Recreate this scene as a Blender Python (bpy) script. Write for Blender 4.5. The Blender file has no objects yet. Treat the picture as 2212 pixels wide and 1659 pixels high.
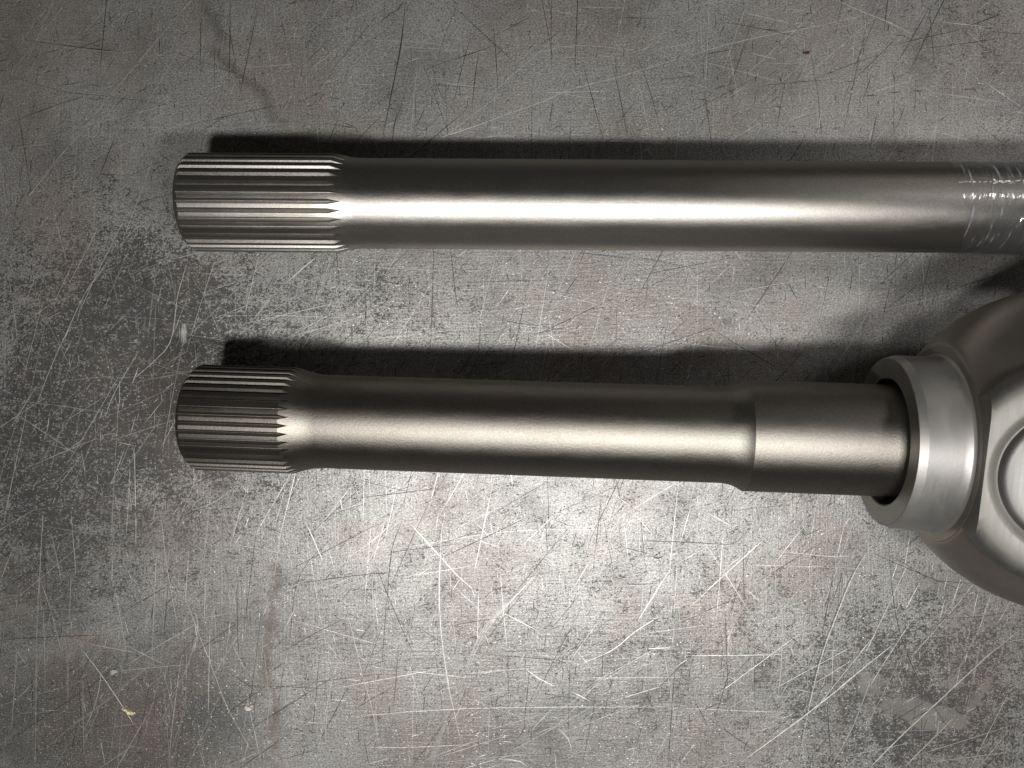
import bpy, bmesh, math, random
import numpy as np
from mathutils import Vector, Matrix, noise as mnoise

random.seed(7); rng = np.random.default_rng(7)
S = 0.33                      # camera height above the bench, metres; shapes below are given in this unit
F = 1720.0; CX = 1106.0; CY = 829.5
sc = bpy.context.scene
col = sc.collection

# ------------------------------------------------------------------ camera
cam_d = bpy.data.cameras.new('camera'); cam = bpy.data.objects.new('camera', cam_d); col.objects.link(cam)
cam.location = (0, 0, S); cam.rotation_euler = (0, 0, 0)
cam_d.sensor_width = 36.0; cam_d.lens = F / 2212.0 * 36.0
cam_d.clip_start = 0.005; cam_d.clip_end = 50
sc.camera = cam
# ------------------------------------------------------------------ world: a dim workshop
w = bpy.data.worlds.new('World'); sc.world = w; w.use_nodes = True
w.node_tree.nodes['Background'].inputs[0].default_value = (1.0, 0.93, 0.86, 1)
w.node_tree.nodes['Background'].inputs[1].default_value = 0.004
# ------------------------------------------------------------------ lamps
def lamp(name, loc, size, power, color, target=(0, 0, 0)):
    d = bpy.data.lights.new(name, 'AREA'); d.shape = 'RECTANGLE'; d.size = size[0] * S; d.size_y = size[1] * S
    d.energy = power; d.color = color
    o = bpy.data.objects.new(name, d); col.objects.link(o)
    o.location = Vector(loc) * S
    dirv = (Vector(target) - Vector(loc)).normalized()
    o.rotation_euler = dirv.to_track_quat('-Z', 'Y').to_euler()
    return o
lamp('work_lamp', (-0.26, -0.335, 1.22), (0.09, 0.08), 1.08, (1.0, 0.983, 0.95), (0.1, -0.1, 0))
lamp('work_lamp', (0.36, -0.335, 1.22), (0.36, 0.08), 1.22, (1.0, 0.985, 0.955), (0.3, -0.1, 0))
cl = lamp('ceiling_lamp', (1.45, 0.62, 1.5), (0.30, 0.12), 0.09, (1.0, 0.96, 0.94), (0.95, 0.22, 0)); cl.data.spread = math.radians(90)
sc.view_settings.view_transform = 'Standard'; sc.view_settings.look = 'None'
sc.view_settings.exposure = 0.0; sc.view_settings.gamma = 1.0

lamp('far_lamp', (1.35, 1.55, 1.15), (0.25, 0.08), 0.12, (1.0, 0.93, 0.82), (0.6, 0.0, 0))
# ------------------------------------------------------------------ helpers
def link(name, mesh, mat=None, parent=None, smooth=True, label=None):
    o = bpy.data.objects.new(name, mesh); col.objects.link(o)
    if mat: mesh.materials.append(mat)
    if parent: o.parent = parent
    if smooth: mesh.shade_smooth()
    if label: o['label'] = label
    return o
def sharp(mesh, deg):
    mesh.shade_smooth()
    bm = bmesh.new(); bm.from_mesh(mesh)
    for e in bm.edges:
        if len(e.link_faces) == 2 and e.calc_face_angle(0) > math.radians(deg): e.smooth = False
    bm.to_mesh(mesh); bm.free()
def thing(name, label, cat, loc=(0, 0, 0), group=None):
    o = bpy.data.objects.new(name, None); col.objects.link(o); o.empty_display_size = 0.01
    o.location = Vector(loc) * S
    o['label'] = label; o['category'] = cat
    if group: o['group'] = group
    return o
def frame(a):
    a = Vector(a).normalized(); v = Vector((0, 1, 0)); v = (v - a * v.dot(a)).normalized(); return a, v, a.cross(v)
def lathe(name, O, a, prof, mat, parent, n=160, org=(0, 0, 0), deg=22, closed=True, wob=None):
    """prof: (s, r) along axis a from O (all in S units)"""
    a, v, w_ = frame(a); O = Vector(O) - Vector(org)
    vs, fs = [], []
    for (s, r) in prof:
        for i in range(n):
            t = 2 * math.pi * i / n
            p = O + a * s + (v * math.cos(t) + w_ * math.sin(t)) * max(r, 1e-5)
            vs.append(p * S)
    m = len(prof)
    for j in range(m - 1):
        for i in range(n):
            k = (i + 1) % n
            fs.append((j * n + i, j * n + k, (j + 1) * n + k, (j + 1) * n + i))
    if closed:
        fs.append(tuple(reversed(range(n)))); fs.append(tuple((m - 1) * n + i for i in range(n)))
    me = bpy.data.meshes.new(name); me.from_pydata([tuple(p) for p in vs], [], fs); me.update()
    bm = bmesh.new(); bm.from_mesh(me); bmesh.ops.recalc_face_normals(bm, faces=bm.faces); bm.to_mesh(me); bm.free()
    o = link(name, me, mat, parent); sharp(me, deg)
    return o

class NT:
    def __init__(s, name):
        s.m = bpy.data.materials.new(name); s.m.use_nodes = True; s.t = s.m.node_tree; s.t.nodes.clear()
        s.out = s.n('ShaderNodeOutputMaterial'); s.b = s.n('ShaderNodeBsdfPrincipled'); s.l(s.b.outputs[0], s.out.inputs[0])
    def n(s, typ, **kw):
        x = s.t.nodes.new(typ)
        for k, v in kw.items():
            if k.startswith('i_'):
                x.inputs[k[2:].replace('_', ' ')].default_value = v
            else: setattr(x, k, v)
        return x
    def l(s, a, b): s.t.links.new(a, b)
    def coord(s, scale=(1, 1, 1), rot=(0, 0, 0), loc=(0, 0, 0)):
        if not hasattr(s, 'tc'): s.tc = s.n('ShaderNodeTexCoord')
        mp = s.n('ShaderNodeMapping'); s.l(s.tc.outputs['Object'], mp.inputs[0])
        mp.inputs['Scale'].default_value = [k / S for k in scale]; mp.inputs['Rotation'].default_value = rot
        mp.inputs['Location'].default_value = loc
        return mp.outputs[0]
    def noise(s, c, scale, detail=3, rough=0.55, dist=0.0):
        x = s.n('ShaderNodeTexNoise'); s.l(c, x.inputs['Vector'])
        x.inputs['Scale'].default_value = scale; x.inputs['Detail'].default_value = detail
        x.inputs['Roughness'].default_value = rough; x.inputs['Distortion'].default_value = dist
        return x.outputs[0]
    def mth(s, op, a, b=None, c=None, clamp=False):
        x = s.n('ShaderNodeMath', operation=op, use_clamp=clamp)
        for i, q in enumerate((a, b, c)):
            if q is None: continue
            if isinstance(q, (int, float)): x.inputs[i].default_value = q
            else: s.l(q, x.inputs[i])
        return x.outputs[0]
    def step(s, v, lo, hi, a=0.0, b=1.0):
        x = s.n('ShaderNodeMapRange', interpolation_type='SMOOTHSTEP'); x.clamp = True
        s.l(v, x.inputs[0])
        for i, q in ((1, lo), (2, hi), (3, a), (4, b)):
            if isinstance(q, (int, float)): x.inputs[i].default_value = q
            else: s.l(q, x.inputs[i])
        return x.outputs[0]
    def mix(s, f, a, b, mode='MIX'):
        x = s.n('ShaderNodeMix', data_type='RGBA', blend_type=mode)
        for i, q in ((0, f), (6, a), (7, b)):
            if isinstance(q, (int, float)): x.inputs[i].default_value = q
            elif isinstance(q, tuple): x.inputs[i].default_value = (*q, 1)
            else: s.l(q, x.inputs[i])
        return x.outputs[2]
    def bump(s, h, strength, dist):
        x = s.n('ShaderNodeBump'); x.inputs['Strength'].default_value = strength; x.inputs['Distance'].default_value = dist * S
        s.l(h, x.inputs['Height']); s.l(x.outputs[0], s.b.inputs['Normal']); return x
    def set(s, k, v):
        if isinstance(v, (int, float)): s.b.inputs[k].default_value = v
        elif isinstance(v, tuple): s.b.inputs[k].default_value = (*v, 1)
        else: s.l(v, s.b.inputs[k])

# ------------------------------------------------------------------ materials
def blasted(name, c0, c1, rough, grain=470, bstr=0.15):
    m = NT(name); c = m.coord()
    big = m.noise(c, 7, 4, 0.6); fine = m.noise(c, grain, 2, 0.6)
    mott = m.noise(m.coord((1, 3, 3)), 34, 3, 0.65)
    f = m.mth('ADD', m.mth('MULTIPLY', big, 0.7), m.mth('MULTIPLY', mott, 0.3))
    colr = m.mix(m.step(f, 0.25, 0.75), c0, c1)
    colr = m.mix(m.step(fine, 0.3, 0.75, 0.0, 0.35), colr, tuple(min(1, k * 1.5) for k in c1))
    m.set('Base Color', colr); m.set('Metallic', 1.0)
    m.set('Roughness', m.step(mott, 0.2, 0.8, rough - 0.01, rough + 0.02))
    bp = m.bump(m.noise(c, grain, 3, 0.7), bstr, 0.0011)
    g = m.n('ShaderNodeBsdfGlossy', distribution='BECKMANN')          # bead-blasted skin: wide sheen that stops short
    m.l(colr, g.inputs['Color']); m.l(m.step(mott, 0.2, 0.8, rough - 0.01, rough + 0.02), g.inputs['Roughness']); m.l(bp.outputs[0], g.inputs['Normal'])
    d = m.n('ShaderNodeBsdfDiffuse'); m.l(colr, d.inputs[0]); m.l(bp.outputs[0], d.inputs['Normal'])
    mx = m.n('ShaderNodeMixShader'); mx.inputs[0].default_value = 0.07; m.l(g.outputs[0], mx.inputs[1]); m.l(d.outputs[0], mx.inputs[2])
    m.l(mx.outputs[0], m.out.inputs[0]); m.t.nodes.remove(m.b)
    return m.m
M_shaft = blasted('blasted_steel', (0.29, 0.273, 0.252), (0.335, 0.318, 0.296), 0.42)
M_shaft2 = blasted('blasted_steel_dark', (0.165, 0.153, 0.136), (0.205, 0.19, 0.171), 0.47)
def satin(name, c0, c1, rough, metallic=0.8):
    m = NT(name); c = m.coord()
    big = m.noise(c, 9, 4, 0.6, 0.6); mid = m.noise(c, 60, 4, 0.6)
    streak = m.noise(m.coord((40, 2, 2)), 12, 3, 0.6)
    colr = m.mix(m.step(big, 0.35, 0.7), c0, c1)
    colr = m.mix(m.step(mid, 0.66, 0.74, 0, 0.5), colr, tuple(k * 0.55 for k in c0))
    m.set('Base Color', colr); m.set('Metallic', metallic)
    m.set('Roughness', m.step(m.mth('ADD', big, m.mth('MULTIPLY', streak, 0.3)), 0.4, 0.9, rough - 0.06, rough + 0.08))
    m.bump(m.noise(c, 300, 2, 0.6), 0.10, 0.0006)
    return m.m
M_ball = satin('satin_ball_steel', (0.17, 0.15, 0.13), (0.21, 0.19, 0.17), 0.38)
M_sleeve = satin('turned_steel', (0.27, 0.262, 0.252), (0.33, 0.32, 0.306), 0.48)
M_face = satin('dull_face_steel', (0.15, 0.14, 0.125), (0.21, 0.20, 0.175), 0.42)
M_pad = satin('ground_pad_steel', (0.115, 0.111, 0.102), (0.155, 0.15, 0.139), 0.52)
M_cap = satin('bearing_cap_steel', (0.125, 0.122, 0.116), (0.17, 0.166, 0.159), 0.50)

# bench steel
m = NT('scuffed_bench_steel'); c = m.coord()
at = m.n('ShaderNodeAttribute', attribute_name='wear'); sep = m.n('ShaderNodeSeparateColor'); m.l(at.outputs['Color'], sep.inputs[0])
rustA, paleA, speckA = sep.outputs[0], sep.outputs[1], sep.outputs[2]; darkA = at.outputs['Alpha']
warp = m.noise(c, 30, 2, 0.5)
big = m.noise(c, 4.5, 5, 0.6, 0.4); mid = m.noise(c, 26, 4, 0.6)
fine = m.mth('ADD', m.mth('ADD', m.mth('MULTIPLY', m.noise(m.coord((1.0, 1.2, 1), loc=(6, 1, 0)), 75, 5, 0.75, 0.2), 0.27), m.mth('MULTIPLY', m.noise(m.coord((1.0, 1.25, 1)), 230, 5, 0.75, 0.1), 0.43)), m.mth('MULTIPLY', m.noise(m.coord((1.0, 1.9, 1), rot=(0, 0, 0.3), loc=(3, 7, 0)), 430, 3, 0.7, 0.0), 0.3))
fine2 = m.noise(m.coord((1.0, 2.2, 1), loc=(5, 3, 0)), 330, 5, 0.75, 0.1)
brush = m.noise(m.coord((420, 26, 1), rot=(0, 0, 0.06)), 1.0, 3, 0.6)
brush2 = m.noise(m.coord((30, 300, 1), rot=(0, 0, -0.1), loc=(2, 0, 0)), 1.0, 3, 0.6)
dens = m.mth('ADD', speckA, m.mth('MULTIPLY', m.mth('SUBTRACT', mid, 0.5), 0.9))
thr = m.step(dens, 0.0, 1.0, 0.40, 0.54)                   # more density -> more of the dark scale left
dk = m.mth('SUBTRACT', thr, fine)
scale_mask = m.step(dk, -0.012, 0.016)
bare = m.mix(m.step(big, 0.3, 0.7), (0.25, 0.243, 0.232), (0.37, 0.362, 0.35))
bare = m.mix(m.step(brush, 0.45, 0.75, 0, 0.55), bare, (0.44, 0.435, 0.425))
bare = m.mix(m.step(brush2, 0.5, 0.8, 0, 0.4), bare, (0.15, 0.145, 0.14))
grit = m.noise(m.coord((1.0, 1.3, 1), rot=(0, 0, -.4), loc=(1, 8, 0)), 420, 4, 0.8)
bare = m.mix(m.step(grit, .52, .60, 0, .8), bare, (0.52, 0.515, 0.505))
bare = m.mix(m.step(grit, .50, .40, 0, .8), bare, (0.12, 0.118, 0.115))
dark = m.mix(big, (0.045, 0.043, 0.042), (0.085, 0.082, 0.08))
colr = m.mix(m.mth('MULTIPLY', scale_mask, 0.92), bare, dark)
# dark patches, mostly scale left nearly whole, flecked with bare metal
dpatch = m.step(m.mth('ADD', darkA, m.mth('MULTIPLY', m.mth('SUBTRACT', mid, 0.5), 0.7)), 0.25, 0.75)
fleck = m.step(fine2, 0.555, 0.595)
colr2 = m.mix(fleck, m.mix(mid, (0.075, 0.071, 0.068), (0.12, 0.115, 0.11)), (0.44, 0.425, 0.395))
colr = m.mix(m.mth('MULTIPLY', dpatch, 0.9), colr, colr2)
pn = m.step(m.mth('ADD', paleA, m.mth('MULTIPLY', m.mth('SUBTRACT', fine, 0.5), 1.1)), 0.42, 0.58)
colr = m.mix(m.mth('MULTIPLY', pn, 0.75), colr, m.mix(mid, (0.28, 0.26, 0.24), (0.36, 0.34, 0.315)))
rn = m.step(m.mth('ADD', rustA, m.mth('MULTIPLY', m.mth('SUBTRACT', m.mth('ADD', m.mth('MULTIPLY', m.noise(c, 60, 5, 0.75), .6), m.mth('MULTIPLY', fine2, .4)), 0.5), 2.2)), 0.30, 0.95)
colr = m.mix(m.mth('MULTIPLY', rn, 0.85), colr, m.mix(fine, (0.08, 0.05, 0.034), (0.15, 0.10, 0.07)))
tint = m.noise(m.coord(loc=(9, 4, 0)), 6, 4, 0.65)
colr = m.mix(m.step(tint, 0.46, 0.66, 0, 0.5), colr, m.mix(0.55, colr, (0.22, 0.155, 0.12)))
colr = m.mix(m.step(m.noise(m.coord(loc=(2, 9, 0)), 9, 5, 0.7), 0.45, 0.7, 0, 0.55), colr, m.mix(0.6, colr, (0.07, 0.07, 0.07)))
m.set('Base Color', colr)
m.set('Metallic', m.mth('SUBTRACT', 0.42, m.mth('MULTIPLY', rn, 0.6)))
rgh = m.mth('ADD', m.step(mid, 0.25, 0.75, 0.42, 0.50), m.mth('MULTIPLY', scale_mask, 0.06))
m.set('Roughness', m.mth('ADD', rgh, m.mth('MULTIPLY', rn, 0.2)))
h = m.mth('ADD', m.mth('MULTIPLY', fine, 0.35), m.mth('MULTIPLY', m.mth('MULTIPLY', brush, big), 0.5))
h = m.mth('ADD', h, m.mth('MULTIPLY', brush2, 0.35))
h = m.mth('ADD', h, m.mth('MULTIPLY', m.noise(c, 120, 3, 0.6), 0.25))
h = m.mth('SUBTRACT', h, m.mth('MULTIPLY', m.mth('MULTIPLY', scale_mask, speckA), 0.3))
m.bump(h, 0.6, 0.0016)
M_bench = m.m

def line_mat(name, c, rough):
    q = NT(name); k = q.noise(q.coord(), 160, 3, 0.7)
    q.set('Base Color', q.mix(q.step(k, 0.3, 0.7), tuple(x * 0.6 for x in c), c)); q.set('Metallic', 0.6); q.set('Roughness', rough)
    return q.m
M_bright = line_mat('fresh_scratch_steel', (0.66, 0.65, 0.625), 0.45)
M_soft = line_mat('worn_scratch_steel', (0.42, 0.41, 0.39), 0.45)
M_darkl = line_mat('dirty_scratch_steel', (0.07, 0.067, 0.064), 0.5)

# ------------------------------------------------------------------ the bench top
def to_w(x, y, z=0.0): return ((x - CX) / F * (1 - z), (CY - y) / F * (1 - z))
X0, X1, Y0, Y1 = -0.72, 0.74, -0.55, 0.55
xs = np.concatenate([np.linspace(-3.2, X0, 8)[:-1], np.linspace(X0, X1, 330), np.linspace(X1, 3.2, 8)[1:]])
ys = np.concatenate([np.linspace(-1.9, Y0, 6)[:-1], np.linspace(Y0, Y1, 250), np.linspace(Y1, 1.9, 6)[1:]])
GX, GY = np.meshgrid(xs, ys); nx, ny = len(xs), len(ys)
PXg = CX + F * GX; PYg = CY - F * GY
inner = (GX > X0 - .01) & (GX < X1 + .01) & (GY > Y0 - .01) & (GY < Y1 + .01)
for j, i in zip(*np.nonzero(inner)):                         # ragged outlines for the stains
    p = Vector((GX[j, i] * 7, GY[j, i] * 7, 0)); q = p * 3.7
    PXg[j, i] += 26 * mnoise.noise(p) + 18 * mnoise.noise(q); PYg[j, i] += 26 * mnoise.noise(p + Vector((5, 9, 2))) + 18 * mnoise.noise(q + Vector((3, 1, 7)))
def ell(x, y, rx, ry, amp=1.0, ang=0.0, soft=1.0):
    a = math.radians(ang); dx = PXg - x; dy = PYg - y
    u = (dx * math.cos(a) + dy * math.sin(a)) / rx; v = (-dx * math.sin(a) + dy * math.cos(a)) / ry
    return amp * np.exp(-(u * u + v * v) ** soft)
def seg(pts, wdt, amp):
    out = np.zeros_like(PXg)
    for (xa, ya), (xb, yb) in zip(pts[:-1], pts[1:]):
        L2 = (xb - xa) ** 2 + (yb - ya) ** 2
        t = np.clip(((PXg - xa) * (xb - xa) + (PYg - ya) * (yb - ya)) / L2, 0, 1)
        d2 = (PXg - xa - t * (xb - xa)) ** 2 + (PYg - ya - t * (yb - ya)) ** 2
        out = np.maximum(out, amp * np.exp(-d2 / wdt ** 2))
    return out
rust = np.zeros_like(PXg)
for a in [seg([(574, 1235), (590, 1330), (586, 1420), (599, 1520), (588, 1600), (592, 1659)], 22, 0.66), seg([(560, 1280), (600, 1420), (590, 1659)], 60, .42), seg([(700, 1500), (760, 1659)], 70, .3), ell(60, 1300, 90, 150, .42), ell(120, 600, 60, 220, .3), ell(30, 250, 60, 120, .3), ell(240, 1050, 60, 180, .32), ell(720, 1250, 60, 160, .25), ell(200, 1370, 85, 32, 0.7), ell(640, 1440, 60, 40, .4),
          seg([(1815, 1440), (1800, 1530), (1800, 1660)], 38, 0.5), ell(1120, 60, 260, 75, 0.22), ell(950, 110, 60, 40, .3), ell(10, 500, 35, 400, 0.4), ell(60, 880, 60, 150, 0.35),
          ell(385, 700, 50, 22, 0.5), ell(140, 1130, 120, 60, 0.35), ell(330, 1190, 90, 60, 0.35), ell(700, 1600, 130, 60, .3), ell(1260, 170, 30, 60, .35),
          ell(890, 990+ 600, 120, 40, .3), ell(165, 1000, 30, 90, .4), ell(420, 1500, 170, 90, .28), ell(230, 1620, 160, 60, .35)]:
    rust = np.maximum(rust, a)
pale = np.zeros_like(PXg)
for a in [ell(60, 965, 70, 45, 0.5, 15), ell(110, 990, 30, 40, .45), ell(1880, 1480, 46, 38, .75), ell(2000, 1540, 125, 34, .9, 12, 1.4), ell(2110, 1500, 75, 16, .66, -60, 1.4), ell(2058, 1465, 38, 28, .6, 0, 2),
          ell(1960, 1400, 60, 45, .5, 0, 2), ell(2170, 1335, 75, 22, .6, 0, 2), ell(210, 1200, 80, 30, .5), ell(300, 560 + 660, 60, 20, .35)]:
    pale = np.maximum(pale, a)
speck = 0.28 + 0 * PXg
speck += ell(270, 700, 230, 300, .55) + ell(100, 1100, 300, 300, .35) + ell(500, 900, 260, 200, .3) + ell(780, 640, 260, 90, .25)
speck += ell(2050, 1550, 300, 250, .45) + ell(1500, 1400, 600, 300, .10) + ell(60, 900, 120, 300, .35) + ell(420, 640, 120, 100, .25) + ell(2100, 60, 130, 110, .2) + ell(700, 60, 80, 80, .2) - ell(1500, 260, 600, 160, .1)
dark_area = np.zeros_like(PXg)
for a in [ell(250, 1560, 430, 230, .85), ell(80, 1300, 200, 200, .6), ell(500, 1400, 300, 160, .55), ell(1150, 1600, 420, 140, .5), ell(1450, 1480, 380, 150, .42), ell(900, 1350, 200, 120, .34), ell(330, 1150, 160, 110, .45), ell(480, 60 + 1250, 160, 60, .4),
          seg([(425, 0), (460, 50), (470, 90)], 24, .50), seg([(445, 120), (500, 165), (550, 215), (600, 262)], 24, .60), ell(700, 60, 60, 60, .38), ell(2040, 60, 90, 60, .5), ell(2150, 150, 80, 100, .35),  # dark diagonal streak at upper left, darker patches near the top
          ell(620, 1560, 80, 90, .3), ell(2000, 1480, 220, 160, .25)]:
    dark_area = np.maximum(dark_area, a)
vs = np.zeros((nx * ny, 3)); vs[:, 0] = GX.ravel() * S; vs[:, 1] = GY.ravel() * S
idx = np.arange(nx * ny).reshape(ny, nx)
quads = np.stack([idx[:-1, :-1], idx[:-1, 1:], idx[1:, 1:], idx[1:, :-1]], -1).reshape(-1, 4)
vl = [tuple(p) for p in vs]; fl = [tuple(int(k) for k in q) for q in quads]
T = 0.012; b0 = len(vl)
border = list(idx[0, :]) + list(idx[1:, -1]) + list(idx[-1, -2::-1]) + list(idx[-2:0:-1, 0])
for k in border: p = vl[int(k)]; vl.append((p[0], p[1], -T))
nb = len(border)
for i in range(nb):
    j = (i + 1) % nb; fl.append((int(border[j]), int(border[i]), b0 + i, b0 + j))
fl.append(tuple(b0 + i for i in reversed(range(nb))))
me = bpy.data.meshes.new('workbench_top'); me.from_pydata(vl, [], fl); me.update()
ca = me.color_attributes.new('wear', 'FLOAT_COLOR', 'POINT')
data = np.zeros((len(vl), 4), np.float32)
for k, arr in enumerate((rust, pale, speck, dark_area)): data[:nx * ny, k] = np.clip(arr, 0, 1).ravel()
ca.data.foreach_set('color', data.ravel())
bench = link('workbench_top', me, M_bench, smooth=False)
bench['kind'] = 'structure'; bench['label'] = 'scratched grey steel workbench top with rust stains'

# scratches: shallow raised burrs lying on the steel, one strip mesh per finish
class Strips:
    def __init__(s): s.v = []; s.f = []
    def add(s, pts, wd, hgt=0.06, taper=True, jit=0.0):
        """pts in bench units"""
        n = len(pts); base = len(s.v); z0 = random.uniform(0.00006, 0.00012)
        for i, (x, y) in enumerate(pts):
            xa, ya = pts[max(0, i - 1)]; xb, yb = pts[min(n - 1, i + 1)]
            dx, dy = xb - xa, yb - ya; L = math.hypot(dx, dy) or 1; px, py = -dy / L, dx / L
            t = i / (n - 1); k = (min(1, 0.15 + 3 * t, 0.15 + 3 * (1 - t)) if taper else 1) * (1 + jit * random.uniform(-1, 1)) * wd / 2
            o = random.uniform(-.3, .3) * k
            s.v += [((x + px * k) * S, (y + py * k) * S, z0 * S), ((x + px * o) * S, (y + py * o) * S, (z0 + wd * hgt) * S), ((x - px * k) * S, (y - py * k) * S, z0 * S)]
        for i in range(n - 1):
            a = base + 3 * i
            s.f += [(a, a + 3, a + 4, a + 1), (a + 1, a + 4, a + 5, a + 2)]
    def build(s, name, mat, label):
        me = bpy.data.meshes.new(name); me.from_pydata(s.v, [], s.f); me.update()
        o = link(name, me, mat, bench, smooth=False, label=label); o['kind'] = 'stuff'; return o
SB, SS, SD = Strips(), Strips(), Strips()
OFF = {1: (0, 0), 2: (737.3, 0), 3: (1474.7, 0), 4: (0, 553), 5: (0, 1106), 6: (737.3, 1106), 7: (1474.7, 1106)}
def poly(cr, pts, sub=6):
    ox, oy = OFF[cr]; P = [to_w(ox + x / 3.0, oy + y / 3.0) for x, y in pts]
    P = [Vector((p[0], p[1])) for p in P]; out = []
    for i in range(len(P) - 1):
        p0 = P[max(0, i - 1)]; p1 = P[i]; p2 = P[i + 1]; p3 = P[min(len(P) - 1, i + 2)]
        k = max(2, int((p2 - p1).length / 0.012))
        for j in range(k):
            t = j / k
            q = 0.5 * ((2 * p1) + (p2 - p0) * t + (2 * p0 - 5 * p1 + 4 * p2 - p3) * t * t + (3 * p1 - p0 - 3 * p2 + p3) * t ** 3)
            out.append((q.x + random.gauss(0, .00012), q.y + random.gauss(0, .00012)))
    out.append(tuple(P[-1])); return out
B_, L_, D_ = SB, SS, SD
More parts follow.
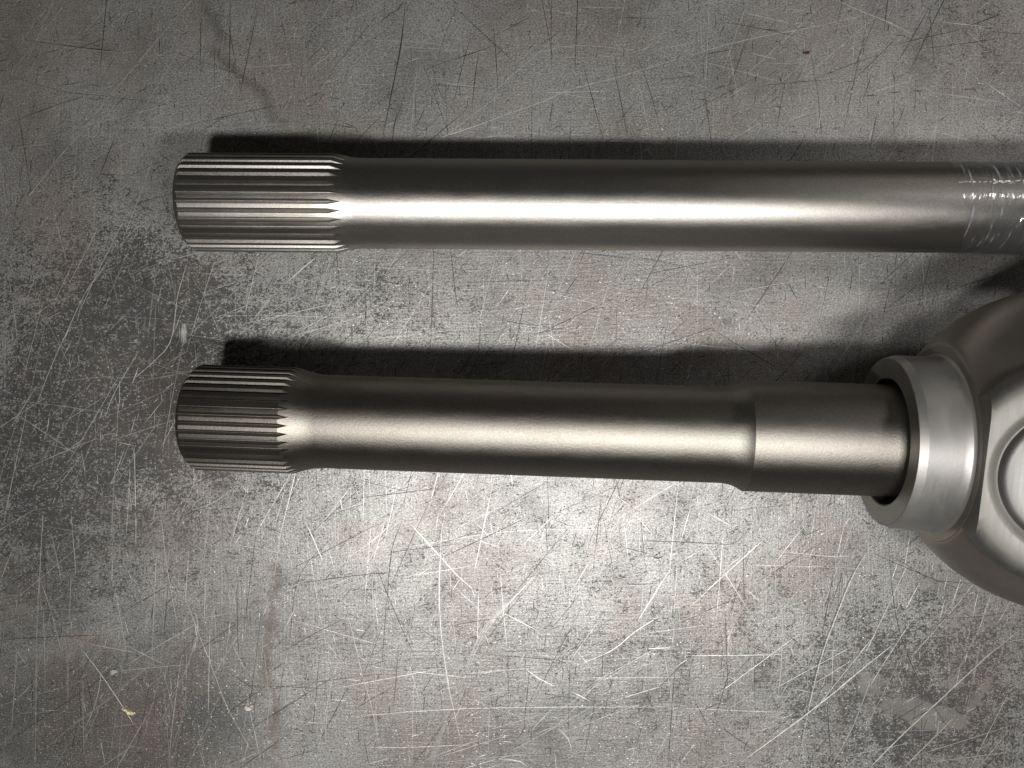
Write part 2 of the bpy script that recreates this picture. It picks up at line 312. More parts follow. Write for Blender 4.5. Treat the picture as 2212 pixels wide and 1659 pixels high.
TR = [
 (1, B_, 1.6, [(1240, 0), (1060, 210), (850, 460), (680, 660), (520, 870), (400, 1000), (190, 1270)]),
 (1, B_, 1.2, [(400, 50), (240, 260), (70, 480)]), (1, B_, 1.0, [(350, 180), (180, 490)]), (1, B_, .9, [(455, 270), (330, 410), (240, 520)]),
 (1, D_, 1.3, [(35, 480), (400, 590), (750, 630), (1210, 700)]), (1, D_, 1.1, [(400, 480), (395, 900), (400, 1650)]), (1, D_, 1.2, [(400, 700), (320, 1150), (230, 1590)]),
 (1, L_, 1.0, [(770, 570), (745, 950)]), (1, B_, .9, [(1190, 560), (980, 690)]), (1, L_, 1.0, [(550, 590), (700, 520), (1000, 480), (1250, 440)]),
 (1, L_, 1.0, [(300, 310), (560, 290), (850, 190), (1140, 90)]), (1, B_, .8, [(1870, 800), (1400, 830), (1000, 825), (500, 830)]), (1, L_, 1.1, [(1350, 540), (1260, 790)]),
 (1, B_, .9, [(1330, 770), (1070, 840), (760, 950), (560, 1060)]), (1, L_, 1.2, [(2212, 480), (2060, 510), (1800, 690)]), (1, B_, 1.2, [(1110, 1380), (1020, 1390), (880, 1480), (730, 1650)]),
 (1, B_, 1.8, [(1370, 577), (1430, 555)]), (1, L_, 1.0, [(1460, 385), (1800, 240)]), (1, L_, 1.0, [(1870, 830), (1960, 430)]), (1, L_, 1.0, [(130, 0), (0, 90)]), (1, L_, .9, [(240, 80), (0, 230)]),
 (1, L_, 1.0, [(600, 1090), (520, 1260)]), (1, L_, 1.0, [(840, 1180), (700, 1340), (560, 1640)]), (1, D_, 1.0, [(60, 1650), (200, 760), (330, 420)]), (1, L_, .9, [(1030, 320), (970, 620)]),
 (2, D_, 4.0, [(415, 0), (395, 230), (340, 530), (265, 900)]), (2, D_, 1.4, [(750, 30), (650, 290), (630, 390)]),
 (2, B_, 2.0, [(2190, 380), (1750, 510), (1480, 580), (1300, 660), (1100, 730), (860, 820), (660, 885)]), (2, B_, 2.0, [(660, 535), (890, 565)]),
 (2, B_, 1.8, [(840, 905), (1000, 880), (1125, 883)]), (2, B_, 1.2, [(1270, 345), (1420, 305), (1600, 295), (1890, 325)]), (2, B_, 1.2, [(1250, 65), (1350, 65), (1520, 100)]),
 (2, B_, 1.0, [(380, 330), (620, 230), (690, 205)]), (2, B_, 1.0, [(100, 115), (280, 5)]), (2, D_, 1.4, [(570, 330), (620, 560), (680, 670)]), (2, L_, 1.2, [(720, 680), (860, 750)]),
 (2, B_, 1.2, [(1350, 570), (1500, 620), (1740, 640)]), (2, L_, 1.0, [(0, 380), (500, 378), (900, 390)]), (2, D_, 2.4, [(1740, 370), (1800, 600), (1860, 910)]), (2, D_, 1.6, [(1920, 370), (1990, 560), (2080, 880)]),
 (2, B_, 1.2, [(430, 905), (580, 870)]), (2, B_, 1.2, [(1160, 912), (1290, 885)]), (2, D_, 1.1, [(1285, 600), (1290, 1030)]), (2, D_, 1.2, [(1370, 780), (1620, 1030)]), (2, L_, 1.4, [(860, 80), (1090, 0)]),
 (2, L_, 1.0, [(80, 250), (400, 350), (640, 400)]), (2, B_, 1.4, [(1530, 45), (1850, 52)]), (2, B_, 1.2, [(1500, 155), (1640, 168)]), (2, L_, 1.0, [(750, 470), (1090, 405)]), (2, D_, 1.0, [(575, 540), (510, 670)]),
 (3, B_, 1.7, [(40, 360), (280, 290), (560, 225), (800, 185), (1190, 95)]), (3, L_, 2.6, [(570, 0), (700, 140), (820, 300)]), (3, D_, 2.0, [(820, 300), (840, 400), (880, 650), (900, 900)]),
 (3, L_, 1.6, [(840, 330), (950, 520), (1040, 690), (1110, 800)]), (3, B_, 2.2, [(990, 0), (1150, 70), (1350, 150), (1530, 245)]), (3, B_, 2.2, [(400, 80), (690, 150)]),
 (3, L_, 2.4, [(1095, 185), (1160, 220), (1240, 240)]), (3, L_, 1.8, [(1600, 310), (1760, 410), (1900, 570), (2090, 790)]), (3, L_, 1.4, [(1760, 400), (1830, 540)]), (3, L_, 2.4, [(1640, 130), (1700, 200), (1730, 280)]),
 (3, B_, 1.6, [(1940, 520), (2190, 690)]), (3, L_, 1.6, [(1700, 60), (1810, 150)]), (3, B_, 1.4, [(0, 70), (130, 25), (290, 0)]), (3, D_, 1.8, [(1290, 0), (1200, 240), (1080, 500)]), (3, D_, 1.5, [(500, 0), (400, 280), (300, 600)]),
 (3, D_, 1.5, [(1375, 420), (1370, 880), (1420, 1030)]), (3, D_, 1.3, [(1515, 420), (1500, 800)]), (3, D_, 1.3, [(1200, 400), (1200, 900)]), (3, D_, 3.0, [(1170, 622), (1260, 620)]), (3, D_, 3.2, [(1330, 600), (1415, 598)]),
 (3, D_, 3.2, [(1480, 588), (1570, 590)]), (3, D_, 2.6, [(1650, 577), (1735, 575)]), (3, D_, 2.4, [(1810, 578), (1890, 578)]), (3, L_, 1.2, [(340, 405), (560, 430), (900, 520)]), (3, B_, 1.6, [(0, 465), (80, 480)]),
 (3, D_, 4, [(630, 500), (642, 540)]), (3, D_, 3, [(612, 545), (580, 575)]), (3, D_, 4, [(610, 580), (572, 625)]), (3, D_, 3, [(620, 620), (580, 660)]), (3, D_, 3, [(480, 490), (465, 530)]), (3, D_, 3, [(570, 692), (660, 690)]),
 (3, D_, 3, [(150, 705), (185, 745)]), (3, D_, 3, [(700, 818), (735, 820)]), (3, D_, 2.4, [(778, 730), (825, 758)]), (3, D_, 3, [(1850, 170), (2080, 85)]), (3, L_, 2, [(30, 760), (140, 750)]), (3, L_, 1.6, [(300, 730), (460, 800)]),
 (3, B_, 1.4, [(245, 930), (310, 1040)]), (3, B_, 1.2, [(530, 408), (740, 410)]), (3, L_, 1, [(640, 450), (1050, 462)]),
 (4, B_, 1.5, [(730, 0), (590, 180), (510, 320), (440, 480), (330, 720), (240, 960)]), (4, B_, 1.4, [(470, 50), (360, 280)]), (4, D_, 1.6, [(215, 0), (170, 280), (110, 700), (60, 1100), (20, 1650)]),
 (4, B_, 1.8, [(1210, 60), (1150, 260), (1120, 500), (1060, 620), (850, 810)]), (4, B_, 7, [(1192, 440), (1188, 560)]), (4, B_, 1.4, [(870, 1240), (880, 1650)]), (4, B_, 1.5, [(775, 800), (775, 950)]),
 (4, L_, 1.8, [(1240, 130), (1340, 300), (1440, 560)]), (4, B_, 4, [(2060, 0), (1960, 80), (1860, 170)]), (4, B_, 1.3, [(910, 600), (750, 870), (680, 1050)]), (4, D_, 1.8, [(1870, 30), (1855, 700)]), (4, B_, .9, [(1370, 385), (1800, 385), (2212, 400)]),
 (4, B_, 1.4, [(440, 1260), (560, 1170)]), (4, B_, 1.3, [(1060, 930), (940, 1080)]), (4, B_, 1.2, [(600, 20), (590, 150)]), (4, B_, 1.4, [(470, 540), (410, 650)]), (4, B_, 1.2, [(880, 1030), (840, 1180)]), (4, B_, 2.4, [(1560, 1480), (1610, 1540)]),
 (4, D_, 1.6, [(200, 740), (320, 890)]), (4, L_, 2.2, [(540, 250), (500, 420)]), (4, L_, 1, [(700, 800), (1250, 740)]), (4, B_, 1.2, [(810, 1240), (760, 1380), (710, 1500)]), (4, D_, 1, [(220, 520), (200, 880)]), (4, L_, 1.2, [(1340, 300), (1700, 270), (1900, 290)]),
 (4, B_, 1.2, [(1520, 1500), (1380, 1600), (1230, 1650)]), (4, L_, 3, [(840, 1520), (850, 1650)]),
 (5, L_, 2.4, [(280, 0), (255, 430), (235, 900), (230, 1650)]), (5, L_, 2.0, [(330, 130), (400, 450)]), (5, L_, 2.2, [(460, 0), (490, 400)]), (5, L_, 2.0, [(460, 410), (450, 690)]), (5, L_, 2.2, [(440, 890), (440, 1230)]),
 (5, L_, 1.8, [(270, 470), (330, 640), (400, 920)]), (5, L_, 1.6, [(320, 600), (400, 690)]), (5, B_, 2.2, [(520, 880), (660, 1060), (800, 1270), (870, 1380)]), (5, L_, 3.0, [(1110, 870), (950, 1010), (770, 1160), (600, 1290), (400, 1440), (250, 1590)]),
 (5, B_, 1.5, [(660, 1020), (620, 1240), (520, 1460)]), (5, L_, 1.8, [(1210, 900), (1200, 1270)]), (5, L_, 1.4, [(0, 555), (150, 530)]), (5, L_, 1.8, [(420, 470), (740, 440)]), (5, D_, 2.0, [(2212, 120), (2000, 320), (1920, 480), (1890, 700), (1880, 890)]),
 (5, L_, 1.8, [(1200, 560), (1300, 820), (1400, 1080), (1480, 1280), (1660, 1600)]), (5, B_, 1.4, [(880, 0), (880, 230)]), (5, B_, 1.5, [(960, 380), (1040, 300)]), (5, B_, 1.8, [(730, 280), (725, 450)]), (5, L_, 1.6, [(1500, 850), (1600, 1050)]),
 (5, L_, 1.6, [(1040, 0), (1080, 350), (1150, 730)]), (5, L_, 1.8, [(1980, 100), (2060, 600), (2120, 900)]), (5, L_, 1.4, [(470, 1520), (460, 1650)]), (5, L_, 1.6, [(1280, 560), (1240, 660)]), (5, L_, 1.2, [(960, 400), (1040, 640)]), (5, L_, 2, [(1810, 520), (2212, 340)]),
 (5, L_, 1.2, [(1700, 1440), (2212, 1330)]), (5, B_, 1.2, [(1120, 1150), (1090, 1230)]), (5, L_, 1.2, [(1700, 0), (1860, 160), (1980, 100)]),
 (6, B_, 3.0, [(380, 0), (640, 290), (780, 440), (930, 560)]), (6, B_, 1.8, [(1390, 10), (1170, 220)]), (6, D_, 2.6, [(400, 50), (330, 230), (300, 550), (315, 650)]), (6, B_, 1.8, [(0, 320), (210, 180), (380, 20)]),
 (6, B_, 1.3, [(0, 310), (700, 180), (1200, 120), (1900, 120), (2212, 170)]), (6, B_, 2.2, [(1280, 390), (1080, 600), (950, 740)]), (6, L_, 7, [(1090, 560), (930, 760), (870, 880), (800, 1060)]), (6, L_, 9, [(790, 1080), (700, 1300), (640, 1460), (570, 1650)]),
 (6, B_, 2.6, [(655, 0), (635, 600), (690, 1100), (790, 1540)]), (6, L_, 2.6, [(0, 560), (60, 740), (120, 1000), (200, 1290), (270, 1650)]), (6, B_, 2.0, [(1040, 650), (1290, 780)]), (6, B_, 3.6, [(1190, 1015), (1280, 1080), (1390, 1130)]),
 (6, B_, 2.8, [(1480, 1160), (1620, 1230)]), (6, B_, 1.3, [(0, 1330), (700, 1280), (1400, 1265), (2212, 1265)]), (6, L_, 3, [(490, 1340), (690, 1110)]), (6, B_, 3.6, [(1960, 888), (2150, 880)]), (6, B_, 2.2, [(1480, 1010), (1750, 900), (1900, 780), (2120, 640)]),
 (6, B_, 2.6, [(2140, 360), (1920, 710)]), (6, L_, 1.6, [(1390, 1300), (1910, 960)]), (6, B_, 2.4, [(1400, 1400), (1470, 1470), (1500, 1580)]), (6, L_, 2.2, [(600, 1600), (850, 1520), (1110, 1440)]), (6, L_, 2.6, [(210, 840), (235, 1650)]),
 (6, D_, 1.8, [(1560, 520), (1350, 770)]), (6, B_, 1.4, [(1500, 870), (1650, 1050)]), (6, D_, 1.8, [(2170, 810), (2212, 930)]), (6, L_, 2, [(60, 900), (210, 1000)]), (6, D_, 2, [(960, 1170), (1000, 1330)]), (6, B_, 1.4, [(1270, 760), (1280, 900)]),
 (6, B_, 3, [(1050, 1600), (1160, 1620), (1200, 1650)]), (6, D_, 2.4, [(1030, 1500), (1040, 1590)]), (6, D_, 4.5, [(2010, 280), (2050, 300), (2085, 285)]), (6, B_, 1.8, [(920, 780), (960, 860)]), (6, D_, 1.6, [(1480, 1000), (1470, 1500)]), (6, D_, 1.6, [(1650, 1200), (1560, 1640)]),
 (6, L_, 1.8, [(700, 200), (720, 640), (800, 1440)]), (6, B_, 1.6, [(2090, 0), (2110, 60)]), (6, B_, 1.4, [(1890, 0), (2020, 150)]), (6, D_, 4, [(1110, 355), (1100, 390)]), (6, B_, 2.6, [(880, 1590), (950, 1570)]), (6, L_, 1.4, [(1370, 800), (1420, 1050), (1500, 1200)]),
 (7, D_, 2.4, [(1240, 180), (1100, 400), (960, 740), (880, 970), (800, 1300), (740, 1650)]), (7, B_, 1.6, [(1252, 180), (1112, 400), (972, 740), (892, 970), (812, 1300), (752, 1650)]), (7, B_, 1.5, [(0, 0), (250, 360), (520, 790)]),
 (7, D_, 2.2, [(1330, 110), (1360, 530), (1420, 820), (1560, 1150), (1780, 1480)]), (7, B_, 3.0, [(2190, 760), (1960, 950), (1700, 1190), (1440, 1430), (1220, 1650)]), (7, B_, 2.8, [(1400, 830), (1150, 1030), (960, 1190), (700, 1390), (380, 1620)]),
 (7, B_, 1.8, [(0, 660), (280, 400), (560, 150), (740, 0)]), (7, L_, 2.2, [(1230, 1060), (1100, 1400), (960, 1650)]), (7, D_, 2.6, [(990, 1060), (940, 1250), (960, 1580)]), (7, B_, 2.0, [(0, 930), (400, 930), (720, 920)]), (7, B_, 4.0, [(410, 500), (510, 590)]),
 (7, B_, 1.2, [(0, 340), (700, 350), (1700, 390)]), (7, B_, 1.4, [(500, 240), (1000, 290), (1200, 260)]), (7, D_, 2.2, [(1500, 590), (1750, 540)]), (7, D_, 1.8, [(1550, 690), (1900, 680), (2212, 630)]), (7, L_, 3.0, [(650, 650), (640, 1000), (610, 1250)]),
 (7, B_, 1.3, [(0, 1270), (400, 1290), (730, 1300)]), (7, B_, 2, [(700, 860), (720, 930)]), (7, D_, 3, [(660, 780), (790, 880)]), (7, B_, 1.4, [(840, 1120), (1100, 960)]), (7, L_, 1.8, [(380, 1600), (480, 1200)]), (7, B_, 1.8, [(1440, 1650), (1760, 1330)]),
 (7, B_, 2.4, [(1720, 400), (1690, 520)]), (7, B_, 3, [(1540, 450), (1440, 640)]), (7, B_, 3, [(1800, 440), (1740, 620)]), (7, B_, 2.6, [(1920, 500), (1880, 680)]), (7, B_, 2, [(1990, 560), (1920, 760)]), (7, B_, 2, [(1700, 560), (1660, 720)]), (7, B_, 2, [(2130, 640), (2080, 760)]),
 (7, B_, 1.4, [(1480, 120), (1430, 400)]), (7, L_, 1.4, [(1930, 850), (1880, 1120)]), (7, L_, 1.4, [(1640, 1000), (1580, 1180)]), (7, D_, 1.6, [(1860, 1140), (2100, 1230)]), (7, B_, 1.4, [(2212, 1520), (2150, 1590)]), (7, B_, 1.6, [(150, 0), (350, 110)]),
]
for cr, tgt, wd, pts in TR:
    wq = (min(wd, 2.6) if tgt is not D_ else wd * .62) * 1.65 / 3.0 / F * 1.8
    if wd >= 6:                                              # broad scuffed trails: bundles of fine lines
        for k in range(26):
            o = random.gauss(0, wd * 1.4); q = [(x + o + random.gauss(0, 3), y + o * .3 + random.gauss(0, 6)) for x, y in pts]
            a = random.randint(0, len(q) - 2); tgt.add(poly(cr, q[a:a + random.randint(2, 4)]), .0008, jit=.4)
    else: tgt.add(poly(cr, pts), wq, jit=0.35)
# random hairlines and nicks
def rnd_line(tgt, L, wd, ang, bend=0.1, hgt=0.06):
    x = random.uniform(X0 + .02, X1 - .02); y = random.uniform(Y0 + .02, Y1 - .02)
    n = 1 if L < .004 else 2 if L < .012 else max(3, int(L / .012)); a = ang; pts = [(x, y)]; cur = random.gauss(0, bend)
    for i in range(n):
        a += cur / n; x += math.cos(a) * L / n; y += math.sin(a) * L / n; pts.append((x, y))
    tgt.add(pts, wd, hgt, jit=.3)
R = math.radians
def pick_angle():
    r = random.random()
    if r < .32: return R(random.gauss(88, 9))
    if r < .52: return R(random.gauss(60, 14))
    if r < .68: return R(random.gauss(30, 12))
    if r < .84: return R(random.gauss(2, 12))
    return R(random.uniform(0, 180))
for i in range(1900): rnd_line(random.choice((SS, SB, SD, SS)), random.uniform(.02, .16), random.uniform(.0004, .0009), pick_angle(), .05)
for i in range(13000): rnd_line(random.choice((SS, SB, SD, SD)), random.expovariate(1 / .006) + .002, random.uniform(.0003, .0009), pick_angle(), .15, .08)
for i in range(40000):
    x = random.uniform(X0 + .02, X1 - .02); y = random.uniform(Y0 + .02, Y1 - .02)
    p = .5 + 1.1 * mnoise.noise(Vector((x * 9, y * 9, 3))) - .35 * min(1, max(0, (y - .05) * 4)) + .25 * mnoise.noise(Vector((x * 40, y * 40, 8)))
    if random.random() > p: continue
    L = random.uniform(.0009, .0034); wd = random.uniform(.0006, .0016); ang = R(random.gauss(0, 32)); dx = math.cos(ang) * L / 2; dy = math.sin(ang) * L / 2
    random.choice((SB, SB, SB, SS, SD)).add([(x - dx, y - dy), (x + dx * .1 + dy * .2, y + dy * .1), (x + dx, y + dy)], wd, .1, jit=.4)
for i in range(500): rnd_line(SD, random.uniform(.0015, .0035), random.uniform(.0012, .0024), R(random.uniform(0, 180)), .8, .2)
SB.build('bright_scratches', M_bright, 'fresh bright scratches and nicks in the bench steel')
SS.build('worn_scratches', M_soft, 'worn grey scratches in the bench steel')
SD.build('dark_scratches', M_darkl, 'dirt-filled dark scratches and pits in the bench steel')

# ------------------------------------------------------------------ splined ends
def spline_mesh(name, O, a, x0, x1, x2, Ro, Rr, cham, N, mat, parent, org, twist=0.0, crest=0.25, end=0.0):
    """teeth from x0 to x1 at full height Ro, tapering to the root radius Rr at x2"""
    a, v, w_ = frame(a); O = Vector(O) - Vector(org); pitch = 2 * math.pi / N; wr = .035 * pitch; W = crest * pitch
    st = [(x0, Rr - .0012), (x0 + (Ro - Rr + .0012) * .0 + cham * .0 + .0001, Rr - .0012)]
    K = 5
    for i in range(K + 1): st.append((x0 + cham * i / K, Rr - .0012 + (Ro - Rr + .0012) * i / K))
    st = [st[0]] + st[3:]
    for i in range(1, 9): st.append((x0 + cham + (x1 - x0 - cham) * i / 8, Ro))
    K = 8
    for i in range(1, K + 1): st.append((x1 + (x2 - x1) * i / K, Ro + (end - Ro) * i / K))
    vs, fs = [], []; per = 7
    for (x, r) in st:
        if x <= x1 + 1e-9: f = max(0.0, min(1.0, (r - Rr) / (Ro - Rr))); we = wr + (W - wr) * f; rr = min(r, Rr); wq = wr
        else: f = max(0.02, (r - end) / (Ro - end)); we = W * f; rr = r - (Ro - Rr) * f ** .7; wq = wr * f
        for k in range(N):
            t0 = twist + k * pitch
            for (t, q) in ((-wq, rr), (0, rr - .0001 * (f > .1)), (wq, rr), (we, r), (we + (pitch - 2 * we) * .33, r), (we + (pitch - 2 * we) * .67, r), (pitch - we, r)):
                th = t0 + t; vs.append(tuple((O + a * x + (v * math.cos(th) + w_ * math.sin(th)) * q) * S))
    n = N * per
    for j in range(len(st) - 1):
        for i in range(n):
            k = (i + 1) % n; fs.append((j * n + i, j * n + k, (j + 1) * n + k, (j + 1) * n + i))
    c = len(vs); vs.append(tuple((O + a * x0) * S))
    for i in range(n): fs.append((c, (i + 1) % n, i))
    me = bpy.data.meshes.new(name); me.from_pydata(vs, [], fs); me.update()
    bm = bmesh.new(); bm.from_mesh(me); bmesh.ops.remove_doubles(bm, verts=bm.verts, dist=1e-7); bmesh.ops.recalc_face_normals(bm, faces=bm.faces); bm.to_mesh(me); bm.free()
    o = link(name, me, mat, parent); sharp(me, 14); return o

def arc(xa, ra, xb, rb, n=8, concave=True):
    """quarter-ellipse between two profile points; concave keeps the slope flat at (xa, ra)"""
    out = []
    for i in range(1, n + 1):
        t = i / n * math.pi / 2
        out.append((xa + (xb - xa) * math.sin(t), ra + (rb - ra) * (1 - math.cos(t))) if concave else (xa + (xb - xa) * (1 - math.cos(t)), ra + (rb - ra) * math.sin(t)))
    return out

# upper shaft
k = .9
UO = Vector((0, .2057, .0857)); UA = Vector((1, -.0085, .007)); UL = UA.length
org = (UO + UA * -.3676); 
up = thing('axle_shaft', 'long straight splined steel shaft with clear film wrapped round its right end', 'axle shaft', (org.x, org.y, 0))
org = (org.x, org.y, 0)
Rb = .0508; Rr = .0521
spline_mesh('splined_end', UO, UA, -.3690, -.1994, -.1860, .0555, Rr, .0058, 35, M_shaft, up, org, twist=R(90), crest=.28, end=.0526)
prof = [(-.1860, .0526), (-.183, .0519), (-.179, .0513), (-.174, .0509), (-.168, Rb), (0, Rb), (.25, Rb), (.5, Rb), (.70, Rb), (.705, .062), (.712, .066), (.76, .070)]
lathe('shaft_body', UO, UA, prof, M_shaft, up, org=org)
# the joint cup beyond the right edge of the picture, on which this end of the shaft rests
lathe('joint_cup', UO, UA, [(.761, .074), (.765, .0895), (.775, .0915), (.93, .0915), (.95, .08), (.98, .05), (1.2, .05)], M_sleeve, up, org=org)

# clear film
def film(name, xs0, xs1, rad, parent, org, seed, slant, amp):
    a, v, w_ = frame(UA); O = UO - Vector(org); n = 220; m = int((xs1 - xs0) / .0011); vs = []; fs = []
    for j in range(m + 1):
        for i in range(n):
            t = 2 * math.pi * i / n
            x0e = xs0 + slant * (1 - math.sin(t + .6)) * .5 + .0012 * mnoise.noise(Vector((math.cos(t) * 3, math.sin(t) * 3, seed)))
            x = x0e + (xs1 - x0e) * j / m
            hel = x - .020 * math.sin(t + 1.2)                               # wrinkles run round the shaft on a slant
            q = mnoise.noise(Vector((hel * 260, math.sin(t) * 1.2, seed))) + .6 * mnoise.noise(Vector((hel * 700, math.cos(t) * 2.0, seed + 4)))
            q += .5 * max(0, mnoise.noise(Vector((hel * 110, math.cos(t) * 3, seed + 9))))
            r = rad + amp * q * min(1, j / 5 + .3) + .0002 * mnoise.noise(Vector((x * 40, t * 3, seed)))
            vs.append(tuple((O + a * x + (v * math.cos(t) + w_ * math.sin(t)) * r) * S))
    for j in range(m):
        for i in range(n):
            kk = (i + 1) % n; fs.append((j * n + i, j * n + kk, (j + 1) * n + kk, (j + 1) * n + i))
    me = bpy.data.meshes.new(name); me.from_pydata(vs, [], fs); me.update()
    return link(name, me, M_film, parent, label='clear stretch film with fine slanting wrinkles')
q = NT('clear_film'); q.t.nodes.remove(q.b)
tr = q.n('ShaderNodeBsdfTransparent'); tr.inputs[0].default_value = (.985, .988, .995, 1)
gl = q.n('ShaderNodeBsdfGlossy'); gl.inputs['Roughness'].default_value = .07; gl.inputs[0].default_value = (.95, .97, 1, 1)
df = q.n('ShaderNodeBsdfDiffuse'); df.inputs[0].default_value = (.6, .62, .66, 1)
lw = q.n('ShaderNodeLayerWeight'); lw.inputs[0].default_value = 0.5
fr = q.n('ShaderNodeMapRange'); q.l(q.mth('POWER', lw.outputs['Facing'], 4.0), fr.inputs[0]); fr.inputs[3].default_value = .05; fr.inputs[4].default_value = .45
m1 = q.n('ShaderNodeMixShader'); m2 = q.n('ShaderNodeMixShader')
q.l(fr.outputs[0], m1.inputs[0]); q.l(tr.outputs[0], m1.inputs[1]); q.l(gl.outputs[0], m1.inputs[2])
sn = q.noise(q.coord((420, 18, 18), rot=(0, 0, .22)), 1.0, 4, .7); sn2 = q.noise(q.coord((8, 20, 20)), 1.0, 2, .6)
q.l(q.mth('ADD', q.mth('MULTIPLY', q.step(q.mth('ADD', sn, q.mth('MULTIPLY', sn2, .35)), .76, .86), .40), .012), m2.inputs[0]); q.l(m1.outputs[0], m2.inputs[1]); q.l(df.outputs[0], m2.inputs[2]); q.l(m2.outputs[0], q.out.inputs[0])
M_film = q.m
film('stretch_film', .485, .698, Rb + .0010, up, org, 1.0, .030, .00080)
film('stretch_film', .517, .690, Rb + .0022, up, org, 7.0, .012, .00105)

# lower shaft
LO = Vector((0, -.0476, .1318)); LA = Vector((1, -.0305, .06))
o0 = LO + LA * -.35; org = (o0.x, o0.y, 0)
lo = thing('stub_axle_shaft', 'short thick splined steel shaft stepping up before it enters the ball housing', 'axle shaft', org)
Rb = .0515; Rr = .0536; Rg = .0552
spline_mesh('splined_end', LO, LA, -.3510, -.2402, -.2300, .0588, Rg, .0052, 40, M_shaft2, lo, org, twist=R(3.0), crest=.28, end=.0556)
prof = [(-.2300 + .026 * t / 10, Rb + (.0556 - Rb) * (1 - t / 10) ** 2) for t in range(0, 11)]
prof += [(-.1, Rb), (.1, Rb), (.2200, Rb)]
lathe('shaft_body', LO, LA, prof + [(.2200 + .0276 * i / 12, Rb + (.0593 - Rb) * (i / 12) ** 2.5) for i in range(1, 13)], M_shaft2, lo, org=org)
lathe('journal', LO, LA, [(.2476, .0593), (.30, .0593), (.35, .0593), (.44, .0593), (.47, .0593)], M_shaft2, lo, org=org)

# ball housing
C = Vector((.5758, -.0675, .1687)); RB = .1687; al = .0719; be = .0395
u = Vector((-math.cos(al) * math.cos(be), math.sin(be), -math.sin(al) * math.cos(be)))
org = (C.x, C.y, 0)
ho = thing('ball_housing', 'big round steel ball housing with a short sleeve gripping the lower shaft', 'joint housing', org)
sf, rf = .1305, .1066
prof = [(-RB * math.cos(t), RB * math.sin(t)) for t in [math.pi * .02 + (math.pi - math.atan2(rf, sf) - math.pi * .02) * i / 90 for i in range(91)]]
prof += [(sf + .0012, rf - .0022), (sf + .0014, rf - .004), (sf + .0014, .094)]
ball = lathe('ball_body', C, u, prof, M_ball, ho, n=200, org=org, deg=25)
nrm = Vector((-.475, -.128, .868)).normalized()
bm = bmesh.new(); bm.from_mesh(ball.data)
bmesh.ops.bisect_plane(bm, geom=bm.verts[:] + bm.edges[:] + bm.faces[:], plane_co=(C + nrm * .1305 - Vector(org)) * S, plane_no=nrm, clear_outer=True)
bmesh.ops.holes_fill(bm, edges=[e for e in bm.edges if e.is_boundary])
bm.to_mesh(ball.data); bm.free(); sharp(ball.data, 25)
prof = [(sf + .0020, .0950), (sf + .0030, .0935), (sf + .0045, .0922), (sf + .007, .0914), (sf + .012, .0911), (.1750, .0910), (.1759, .0906), (.1826, .0882), (.1830, .0875), (.1830, .0685), (.1822, .0672), (.178, .0668), (.125, .0668), (.120, .060)]
lathe('sleeve', C, u, prof[:8], M_sleeve, ho, n=200, org=org, closed=False)
lathe('sleeve_face', C, u, prof[7:], M_face, ho, n=200, org=org, closed=False)
lathe('flange_ring', C, u, [(.126, .1040), (sf - .002, .1043), (sf + .0006, .1038), (sf + .0022, .1020), (sf + .0024, .094)], M_ball, ho, n=200, org=org, closed=False)
# trunnion pad, cut off where it meets the flat ring round the sleeve
nrm = Vector((-.475, -.128, .868)).normalized()
pr, dp = .1070, .1530
prof = [(.118, pr + .004), (.130, pr + .0015), (dp - .013, pr), (dp - .008, pr - .0018), (dp - .004, pr - .0052), (dp - .0014, pr - .0102), (dp, pr - .0175), (dp, .0762), (dp - .0008, .0732), (dp - .0026, .0697), (dp - .0038, .0672), (dp - .0036, .0657), (dp - .0030, .0654)]
pad = lathe('trunnion_pad', C, nrm, prof, M_pad, ho, n=200, org=org, deg=30)
prof2 = [(dp - .0042, .0656), (dp - .0010, .0650), (dp + .0014, .0632), (dp + .0028, .0607), (dp + .0034, .0580), (dp + .0032, .050), (dp + .0022, .046), (dp + .0016, .041), (dp + .0016, .0)]
disc = lathe('bearing_cap', C, nrm, prof2, M_cap, pad, n=160, org=org, deg=30, closed=False)
bm = bmesh.new(); bm.from_mesh(pad.data)
pc = (C + u * (sf + .0016) - Vector(org)) * S
bmesh.ops.bisect_plane(bm, geom=bm.verts[:] + bm.edges[:] + bm.faces[:], plane_co=pc, plane_no=u, clear_outer=True)
bmesh.ops.holes_fill(bm, edges=[e for e in bm.edges if e.is_boundary])
bm.to_mesh(pad.data); bm.free(); sharp(pad.data, 30)

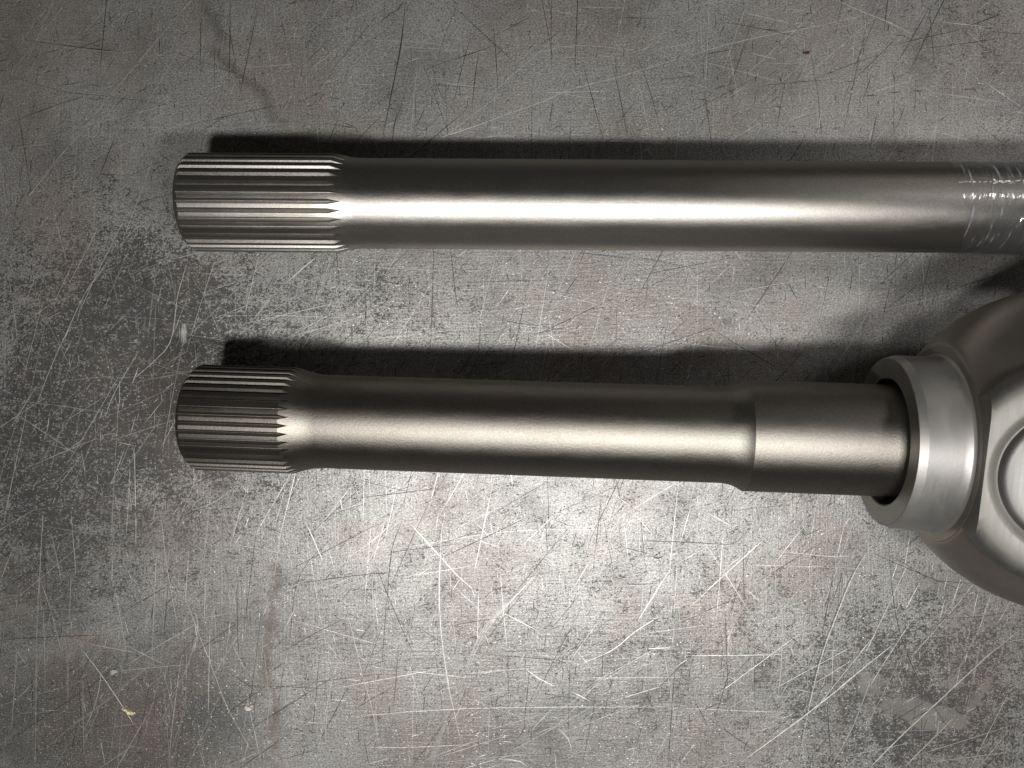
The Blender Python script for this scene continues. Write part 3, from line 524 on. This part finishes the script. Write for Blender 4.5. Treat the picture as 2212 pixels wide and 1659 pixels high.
# ------------------------------------------------------------------ small loose bits on the bench
def flat_mat(name, c, rough=.5, metallic=0.0):
    q = NT(name); k = q.noise(q.coord(), 260, 4, .7)
    q.set('Base Color', q.mix(q.step(k, .35, .7), c, tuple(x * .45 for x in c))); q.set('Roughness', rough); q.set('Metallic', metallic); q.bump(k, .5, .0015); return q.m
def chip(name, px, py, outline, thick, mat, label, cat):
    x, y = to_w(px, py); vs = []; n = len(outline)
    for (zf, sc_) in ((.00015, .96), (thick * .6, 1.0), (thick, .82)):
        for i, (ox, oy) in enumerate(outline):
            vs.append((ox / F * sc_ * S, -oy / F * sc_ * S, (zf + (thick * .25 * random.uniform(-1, 1) if zf > .001 else 0)) * S))
    fs = [(j * n + i, j * n + (i + 1) % n, (j + 1) * n + (i + 1) % n, (j + 1) * n + i) for j in range(2) for i in range(n)]
    fs += [tuple(reversed(range(n))), tuple(2 * n + i for i in range(n))]
    me = bpy.data.meshes.new(name); me.from_pydata(vs, [], fs); me.update()
    o = link(name, me, mat, smooth=False); o.location = (x * S, y * S, 0); o['label'] = label; o['category'] = cat; return o
f_ = .0372 * .5486 / .5486
g = lambda pts, cx, cy, k: [((x - cx) * k, (y - cy) * k) for x, y in pts]
k1 = 150 / 2212 * .5486
chip('metal_sliver', (450 + 870 * .0678) * .5486, (2750 + 730 * .0678) * .5486,
     g([(465, 560), (540, 525), (700, 580), (900, 670), (1090, 735), (1190, 790), (1220, 765), (1275, 870), (1180, 890), (1140, 935), (960, 925), (800, 850), (760, 760), (680, 690), (570, 680)], 870, 730, k1),
     .0035, flat_mat('pale_yellow_chip', (.85, .78, .42), .5), 'tiny pale yellow metal sliver lying near the bottom left corner of the bench', 'metal chip')
chip('paint_flake', (3100 + 1080 * .0678) * .5486, (150 + 850 * .0678) * .5486,
     g([(875, 780), (920, 775), (1020, 800), (1120, 770), (1200, 765), (1290, 800), (1250, 910), (1060, 935), (900, 925), (890, 850)], 1080, 850, k1),
     .002, flat_mat('dark_red_paint', (.12, .028, .02), .5), 'tiny dark red paint flake lying above the long shaft at upper right', 'paint flake')
chip('metal_crumb', 247, 1451, [(-9, -3), (-3, -7), (6, -6), (9, 0), (3, 5), (-5, 6)], .003, flat_mat('grey_crumb', (.55, .53, .5), .5, .6), 'small round grey metal crumb on the dark steel above the yellow sliver', 'metal chip')
chip('weld_spatter', 539, 1527, [(-13, 2), (-9, -4), (0, -2), (6, -7), (13, -4), (9, 4), (0, 8), (-8, 6)], .003, flat_mat('pale_spatter', (.6, .56, .52), .5, .5), 'pale flat speck of weld spatter beside the rust streak at lower left', 'metal chip')
